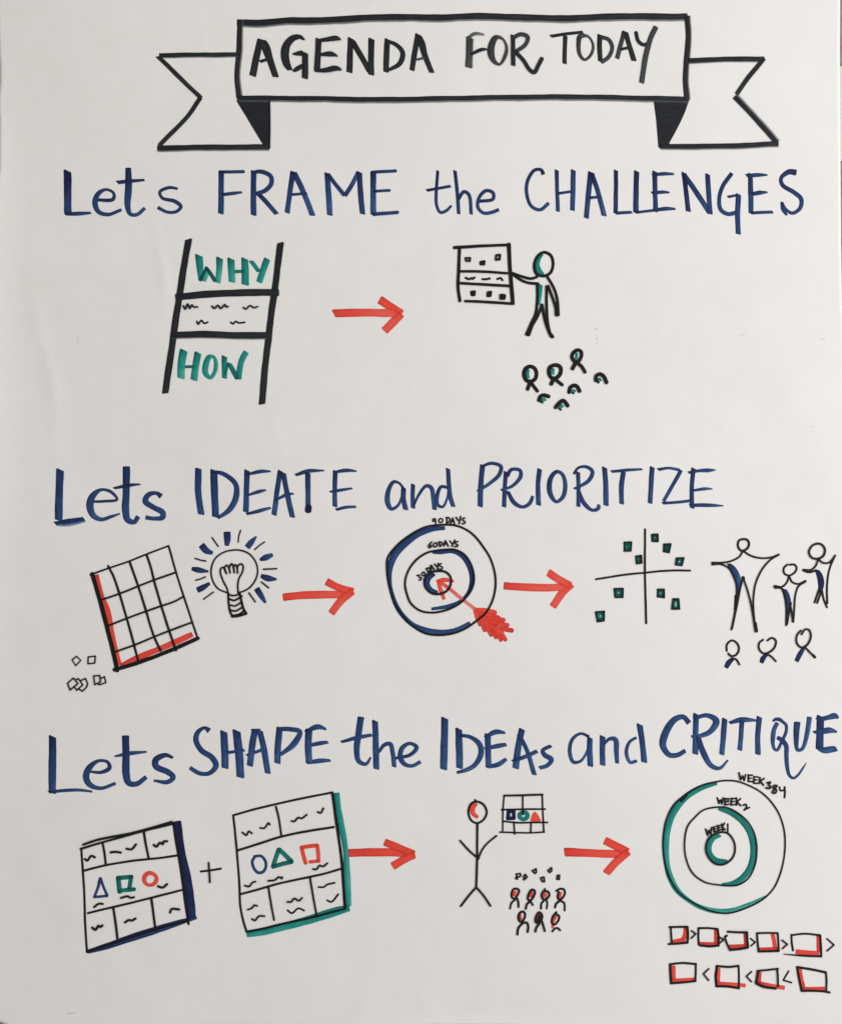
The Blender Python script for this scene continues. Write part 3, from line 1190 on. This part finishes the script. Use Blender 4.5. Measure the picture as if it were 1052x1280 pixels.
n 22 378,155,22 402,225,26 440,288,22 478,300,16 517,262,8
- letter
n 24 502,70 488,235
- letter
n 22 524,88,14 580,74,24 648,78,10
n 22 582,80 572,215
- letter
n 24 g1.4/1.1 664,62 656,150 656,235
- letter
@ 940 880 9.393
n 40 232,205,24 262,182,36 310,185,44 350,215,34 385,250,36 388,320,36 362,395,34 325,470,34 285,545,32 252,535,34 232,470,42 235,380,54 248,300,50 285,225,44
n 40 g1.3/1.1 285,395,44 335,425,54 385,490,52 392,600,48 402,740,44 430,840,36 475,872,30 530,835,28 590,750,20 628,690,6
@ 770 880 3.73
- letter
n 24 840,86,28 836,150,24 842,215,16 864,210,16 886,140,20 896,62,22
- letter
n 34 g1.5/1.2 948,60 945,140 944,212
n 26 934,76,22 985,64,22 1015,58,28 1030,68,10
n 22 916,133,12 950,130,22 990,124,26 1025,132,8
n 26 930,204,12 965,216,28 1000,212,28 1022,210,22
# canvas_drawing | tilted canvas of nine boxes with navy shaded right and lower edges
@ 90 1010 5.26
- canvas_outline
p 12 62,268 180,232 300,200 480,150 665,106
p 13 80,240 160,212 250,192 400,165 660,92
p 12 65,265 75,390 85,560 92,760 102,945
p 13 668,105 685,220 705,330 735,540 752,660 768,765
p 13 102,945 300,880 550,798 770,738
- canvas_line
p 12 75,415 160,392 230,375 400,348 560,332 705,312
- canvas_line
p 12 110,690 280,650 530,590 640,562 732,538
- canvas_line
p 12 206,232 218,300 228,375
- canvas_line
p 13 475,155 490,250 508,335
- canvas_line
p 13 275,650 290,750 302,855
- canvas_line
p 13 525,592 538,690 552,805
- edge_shading
n 48 g1.9/1.4 692,92,50 708,200,46 728,310,44 756,470,56 778,620,60 790,732,50
- edge_shading
n 40 g1.5/1.15 104,945,24 250,902,40 420,846,46 600,788,44 820,722,20
- triangle
n 17 R g1.1/1.1 192,465,22 175,525 152,585
n 17 R g1.1/1.1 192,465 212,520 236,576
n 17 R g1.1/1.1 150,586 236,577
- square
t 27 R g1.5/1.4 305,460 395,453
t 27 R g1.5/1.4 392,453 380,540
t 25 R g1.5/1.3 412,535 318,545
t 30 R g1.5/1.4 308,460 318,550
- circle
r 25 g1.1/1 o 512,428,26 482,448,28 478,482,26 500,506,22 535,504,24 556,480,28 554,450,24
- squiggle
p 13 90,335 105,346 132,315 155,325
- squiggle
p 13 258,292 290,288 325,294
- squiggle
p 13 362,268 395,272 425,240
- squiggle
p 13 540,243 558,256 582,230 600,240 606,222 628,220
- squiggle
p 13 568,515 600,524 628,502
- squiggle
p 12 150,650 182,628 208,630
- squiggle
p 12 326,592 370,580 390,590 412,586
- squiggle
p 13 138,785 160,800 180,772 190,782 206,770
- squiggle
p 13 352,752 380,735 395,740 422,726
- squiggle
p 13 648,688 658,665 708,668
# plus_sign | thin black plus sign between the two canvases
- cross_stroke
p 11 900,362 904,420 908,490
- cross_stroke
p 12 848,420 920,412 980,402
# canvas_drawing | tilted canvas of seven boxes with green shaded right and lower edges
@ 280 980 6.188
- canvas_outline
p 14 70,247 230,200 400,160 620,110 838,68
p 14 72,245 88,400 100,520 118,760 128,950 150,1060 175,1145
p 18 838,70 862,250 888,420 910,600 925,800 936,965
p 15 175,1145 320,1118 450,1085 600,1052 720,1025 936,966
- canvas_line
p 15 100,520 260,468 440,412 640,368 850,335
- canvas_line
p 14 120,858 260,820 400,780 660,722 780,695 900,660
- canvas_line
p 13 402,178 425,270 445,405
- canvas_line
p 13 345,805 365,930 388,1055
- canvas_line
p 13 665,722 690,870 718,1030
- edge_shading
t 48 g1.15/.9 868,74,46 885,200,46 915,360,46 938,500,40 950,650,46 955,800,52 962,945,42
- edge_shading
t 48 g.95/1.1 178,1172,30 300,1148,48 450,1112,54 600,1070,58 750,1024,66 880,985,60 968,962,46
- circle
n 22 g1.1/1.05 R 235,565 285,562 318,600 322,650 300,685 262,690 228,650 218,600 240,565
- triangle
t 34 R g1.4/1.3 425,512 400,580 382,640
t 34 R g1.3/1.3 430,512 475,555 520,600
t 32 R g1.4/1.4 378,645 450,622 522,605
- square
r 28 R g1.2/1.1 598,495 660,486 718,478
r 28 R g1.1/1 720,480 728,540 732,598
r 26 R g1.1/1 735,600 665,606
r 30 R g1.1/1 602,500 615,560 630,615
- squiggle
p 12 142,378 175,400 192,370 218,385
- squiggle
p 12 280,342 312,345 345,305 355,318
- squiggle
p 13 522,290 545,292 575,262 600,268 640,240
- squiggle
p 13 725,218 748,226 770,190
- squiggle
p 12 688,660 715,662 740,632 765,640 800,615
- squiggle
p 12 162,788 195,795 220,766 245,757
- squiggle
p 12 342,752 395,745 425,722 450,735 450,722
- squiggle
p 12 185,975 220,960 235,940 258,945
- squiggle
p 12 218,1045 240,1058 272,1025 315,1025
- squiggle
p 12 490,915 520,915 545,888 580,905 605,882
- squiggle
p 12 492,980 525,1002 575,965 620,982
- squiggle
p 12 730,800 770,800 800,780 855,767
- squiggle
p 12 798,902 830,915 885,855
# red_arrow | red arrow from the green edged canvas to the stick figure, bottom row
@ 425 1030 9.564
- arrow_shaft
r 92 g1.35/1.05 a4 90,352 300,341 520,340 800,350
- arrow_head
r 84 g1.2/1.1 535,220 700,288 880,358
r 88 g1.1/1.05 a-6 890,368 760,425 632,505
# stick_figure_drawing | tall stick figure with red shaded head and raised arms
@ 565 985 6.737
- figure_head
p 15 o 205,115 158,135 136,200 158,270 208,296 262,268 290,205 262,140
p 12 205,116 190,100
r 34 g1.1/1 205,132,26 172,170,42 176,215,38 215,248,28
- figure_body
p 16 212,296 210,440 208,600 202,835
- figure_arm
p 14 65,442 140,525 222,594
- figure_arm
p 13 372,402 290,470 245,530 220,590
- figure_leg
p 15 200,835 135,910 72,992
- figure_leg
p 15 205,838 265,905 320,988
# idea_board_drawing | small grid board holding a navy square, green ring and red triangle
@ 620 985 15.03
- board_outline
p 32 145,142 500,135 865,122
p 26 145,145 122,450 118,800
p 28 855,125 872,500 890,830
p 28 95,408 500,400 915,395
p 28 140,625 400,652 700,648 960,645
p 26 65,828 600,842 900,825
p 27 495,140 495,500
p 26 328,635 345,865
p 26 650,660 645,830
- square
n 70 g1.5/1.4 x o 228,440 325,440 325,570 215,575
- circle
t 80 g1.3/1.25 o 500,462 438,500 440,550 500,585 560,570 585,520 560,470
- triangle
r 0 P 700,450 735,450 780,500 838,610 820,635 660,635 635,610 660,520
# crowd_drawing | seven red shaded stick heads in two rows under scattered squares
@ 630 1080 12.376
- sticky_note
p 20.7 x 175,225 200,185 180,155 245,145 252,180 190,212 175,225
p 18.4 172,200 205,235
- sticky_note
p 23 x o 322,158 350,200 300,242 298,190
- sticky_note
p 23 x o 430,102 490,72 492,130 468,145
- sticky_note
p 23 x o 558,212 610,200 618,268 582,266
- sticky_note
p 21.85 x o 727,52 672,95 700,128 730,98
- sticky_note
p 23 x o 818,172 850,170 846,235 808,232
- seated_person
r 62 g1.2/1.1 150,415,50 145,495,50
r 30 g.6/.5 185,410 170,480
p 27.6 o 145,382 112,440 118,515 160,530 205,470 228,410 205,382
p 25.3 165,545 108,600 88,685
p 27.6 198,530 215,590 218,660
- seated_person
r 60 g1.2/1.1 425,425,50 400,510,50
p 29.9 o 418,395 380,450 360,530 395,562 440,515 472,430 455,398
p 27.6 395,575 350,610 328,688
p 25.3 402,572 440,628
- seated_person
r 70 g1.2/1 620,450,60 620,510,60
p 27.6 o 640,415 590,430 575,490 600,540 655,530 692,475 680,430
p 25.3 628,380 600,425
p 27.6 612,562 570,605 562,685
p 25.3 652,560 662,600 652,685
- seated_person
r 58 g1.2/1 865,430,50 848,520,44
p 28.75 800,415 860,382 915,388 935,440 905,510 855,548 822,520 835,430
p 29.9 842,575 800,610 780,668
p 25.3 870,565 922,600 930,715
- seated_person
r 50 g1.2/1.3 240,770,40 250,860,40
p 29.9 o 245,745 218,790 225,865 262,890 305,840 318,770 290,730
p 29.9 202,1085 215,990 285,910 345,900 368,965 358,1045
- seated_person
r 40 g1.5/1.5 548,780 505,885
p 18 g.75/.8 560,790 520,850 500,880
p 16 530,800 545,830 520,900
p 29.9 o 540,740 490,805 482,890 530,905 575,840 580,785
p 29.9 535,920 490,985 478,1038
p 27.6 578,880 602,960 622,1030
- seated_person
r 50 g1.2/1 790,800,50 750,900,40 742,985,44
p 28.75 800,740 745,810 730,900 765,935 830,870 842,800 800,775
p 27.6 738,1038 770,1000 815,985 858,1022
# red_arrow | red arrow from the stick figure to the week rings, bottom row
@ 695 1030 10.02
- arrow_shaft
r 94 g1.35/.95 a6 105,352,102 400,360,96 800,378,90
- arrow_head
r 92 g1.15/1.05 606,205 750,278 885,345
r 92 g1.1/1 b6 892,345 760,455 622,612
# week_rings_drawing | green shaded rings captioned WEEK 1, WEEK 2 and WEEK 3&4
@ 820 960 6.188
- ring
t 46 g1.35/.8 462,118,22 400,130,38 300,172,46 215,230,48 142,318,48 96,420,46 72,540,48 68,650,48 80,770,46 110,862,46 155,940,42 235,1015,34 328,1072,34 430,1102,38 560,1104,40 700,1062,34 848,992,18
p 11 o 470,103 530,96 620,103 720,140 800,185 870,248 940,350 980,470 990,590 975,730 940,850 900,930 820,1012 690,1080 540,1122 400,1098 280,1040 170,960 95,840 55,700 46,560 70,400 130,280 220,205 340,135
p 20 188,250 225,205
- ring
t 39.1 g1.35/1.2 475,312,25.3 570,345,39.1 650,405,41.4 715,500,41.4 742,600,43.7 738,710,46 690,815,43.7 600,885,39.1 500,898,16.1
p 11 o 475,300 540,305 620,345 700,415 752,510 770,620 755,750 705,850 630,900 560,908 480,902 370,880 275,810 225,700 212,580 235,450 290,380 360,322
- ring
t 39.1 g1.1/1.3 482,515,36.8 430,538,46 398,600,46 405,660,43.7 450,712,46 545,718,20.7
p 13 o 470,498 540,500 588,555 602,630 580,695 515,742 450,738 395,685 376,615 400,540
- ring_caption
@ 870 955 8.767
p 17 460,95 475,170
p 15 478,170 500,130
p 16 500,130 515,183
p 15 515,183 532,115
p 17 562,118 562,190
p 15 562,125 605,122
p 14 562,158 592,155
p 15 560,190 605,192
p 17 622,138 620,208
p 15 624,142 668,142
p 14 622,175 655,175
p 15 620,208 662,212
p 17 688,148 682,212
p 16 735,158 690,185
p 17 690,185 728,232
p 17 765,205 805,200 782,232 810,248 790,268 755,260
p 17 872,235 842,235 835,265 868,285 855,318 825,312 845,280 875,240
p 17 905,255 912,290 950,290
p 19 960,255 962,320 958,368
- ring_caption
p 17 220,370 238,430
p 15 238,428 255,390
p 16 255,390 270,435
p 16 270,435 286,370
p 18 305,375 302,445
p 15 305,380 348,378
p 14 305,412 342,408
p 15 300,446 345,440
p 14 345,380 332,412
p 18 375,375 370,445
p 15 375,380 412,375
p 14 374,412 405,408
p 15 370,446 412,442
p 18 430,372 430,450
p 16 475,378 435,415
p 17 435,415 478,455
p 17 505,450 535,442 542,468 515,505
p 15 515,503 575,475
- ring_caption
p 17 92,710 115,780
p 15 116,778 128,722
p 16 128,722 150,768
p 15 150,768 156,695
p 17 175,688 186,740
p 14 170,697 202,682
p 13 178,717 206,706
p 14 186,740 218,728
p 17 223,670 236,725
p 14 222,682 252,667
p 13 230,702 254,692
p 14 236,725 262,715
p 17 270,655 282,722
p 15 300,645 276,690
p 16 276,690 306,718
p 15 335,655 335,740
# box_chain_drawing | two rows of red shaded boxes joined by small angle marks
@ 825 1145 8.767
- box
r 43.92 g1.3/1.1 275,135,48.8 268,205,48.8 235,268,43.92
r 41.48 g1.1/1.1 120,282,36.6 190,268,41.48 262,258,41.48
p 20 95,118 190,116 290,115
p 22 290,115 296,200 290,290
p 20 85,305 190,298 290,288
p 18 108,118 112,200 118,298
- angle_mark
p 15 x 335,158 382,192 332,240
- box
r 41.48 g1.4/1.3 605,148 605,310
r 39.04 g1.4/1.3 430,302 620,308
p 20 412,130 520,130 620,140
p 20 412,130 410,220 415,310
p 22 620,140 630,230 628,320
p 22 430,320 540,330 632,322
- angle_mark
p 15 x 635,225 685,258 640,298
- box
r 39.04 g1.4/1.3 925,188 930,330
r 41.48 g1.4/1.3 750,334 930,328
p 20 730,168 840,175 940,175
p 22 940,175 944,260 950,340
p 22 755,368 860,358 950,342
p 19 722,212 702,225 720,290 755,368
- angle_mark
p 15 x 980,245 1030,285 985,325
- box
r 46.36 g1.2/1.1 138,545 138,710
r 43.92 g1.2/1.1 130,705 260,700 375,694
p 20 100,525 240,512 385,525
p 22 102,525 105,630 112,735
p 18 382,525 382,610 378,705
p 20 110,735 240,725 380,708
- angle_mark
p 15 x 525,575 465,632 522,702
- box
r 39.04 g1.1/1 630,570 630,715
r 41.48 g1.3/.95 618,738 770,748 925,762
p 20 612,545 740,555 850,542
p 24 612,548 600,660 610,768
p 18 850,545 855,650 852,785
p 22 605,768 740,772 855,788
- angle_mark
p 15 x 992,608 935,660 990,718
@ 930 1145 8.623
- box
r 41.48 g1.1/1.1 298,195 312,260 322,335
r 39.04 g1.4/1.4 145,358 350,355
p 18 128,182 240,180 350,182
p 18 128,182 135,280 145,376
p 18 350,182 358,280 362,372
p 20 145,380 260,376 362,372
- angle_mark
p 15 x 398,258 455,302 402,348
- box
r 43.92 g1.4/1.3 788,212 795,380
r 48.8 g1.1/1.1 548,382 680,395 795,402
p 18 515,370 502,290 498,200
p 18 495,205 640,190 805,205
p 20 808,205 815,330 818,435
p 18 415,408,8 600,425 820,432
- angle_mark
p 15 x 880,242 955,310 882,372
- box
r 41.48 g1.3/1.3 155,605 148,720
r 43.92 g1.5/.95 130,722 270,748 425,772
p 18 138,588 250,578 355,566
p 22 138,588 130,660 118,715
p 18 345,575 352,660 355,755
p 24 122,722 200,758 328,778
- angle_mark
p 15 x 470,592 412,690 500,716
- box
r 43.92 g1.1/1.1 588,572 605,680 628,770
r 39.04 g1.3/1.2 620,785 855,782
p 22 560,548 720,575 868,605
p 22 560,552 582,680 610,802
p 18 868,605 876,700 872,800
p 20 608,804 740,804 860,812 908,820
# smudge | faint grey specks on the blank right part of the page
@ 0 0 1
- speck
g 1.4 g.6/.6 744.5,411 745.5,412.6
- speck
g 1.2 g.5/.5 746,422.5 746,424.5
- speck
g 1.2 g.5/.5 745.4,429 746,431.5
- speck
g .8 g.6/.6 754,430.6 756,431
- speck
g 1 g.35/.35 923.5,419.5 930,419
- speck
g .9 g.3/.3 1025,424.7 1031,424.4
- speck
g 1 g.3/.3 1013,533.5 1015,533.8
- speck
g 1.6 g.35/.3 84,1266.6 95,1266
- speck
g .8 g.45/.45 97,425 99,429.5
'''
run(TABLE)
print("strokes", LAYER[0], "objects", len(bpy.data.objects))
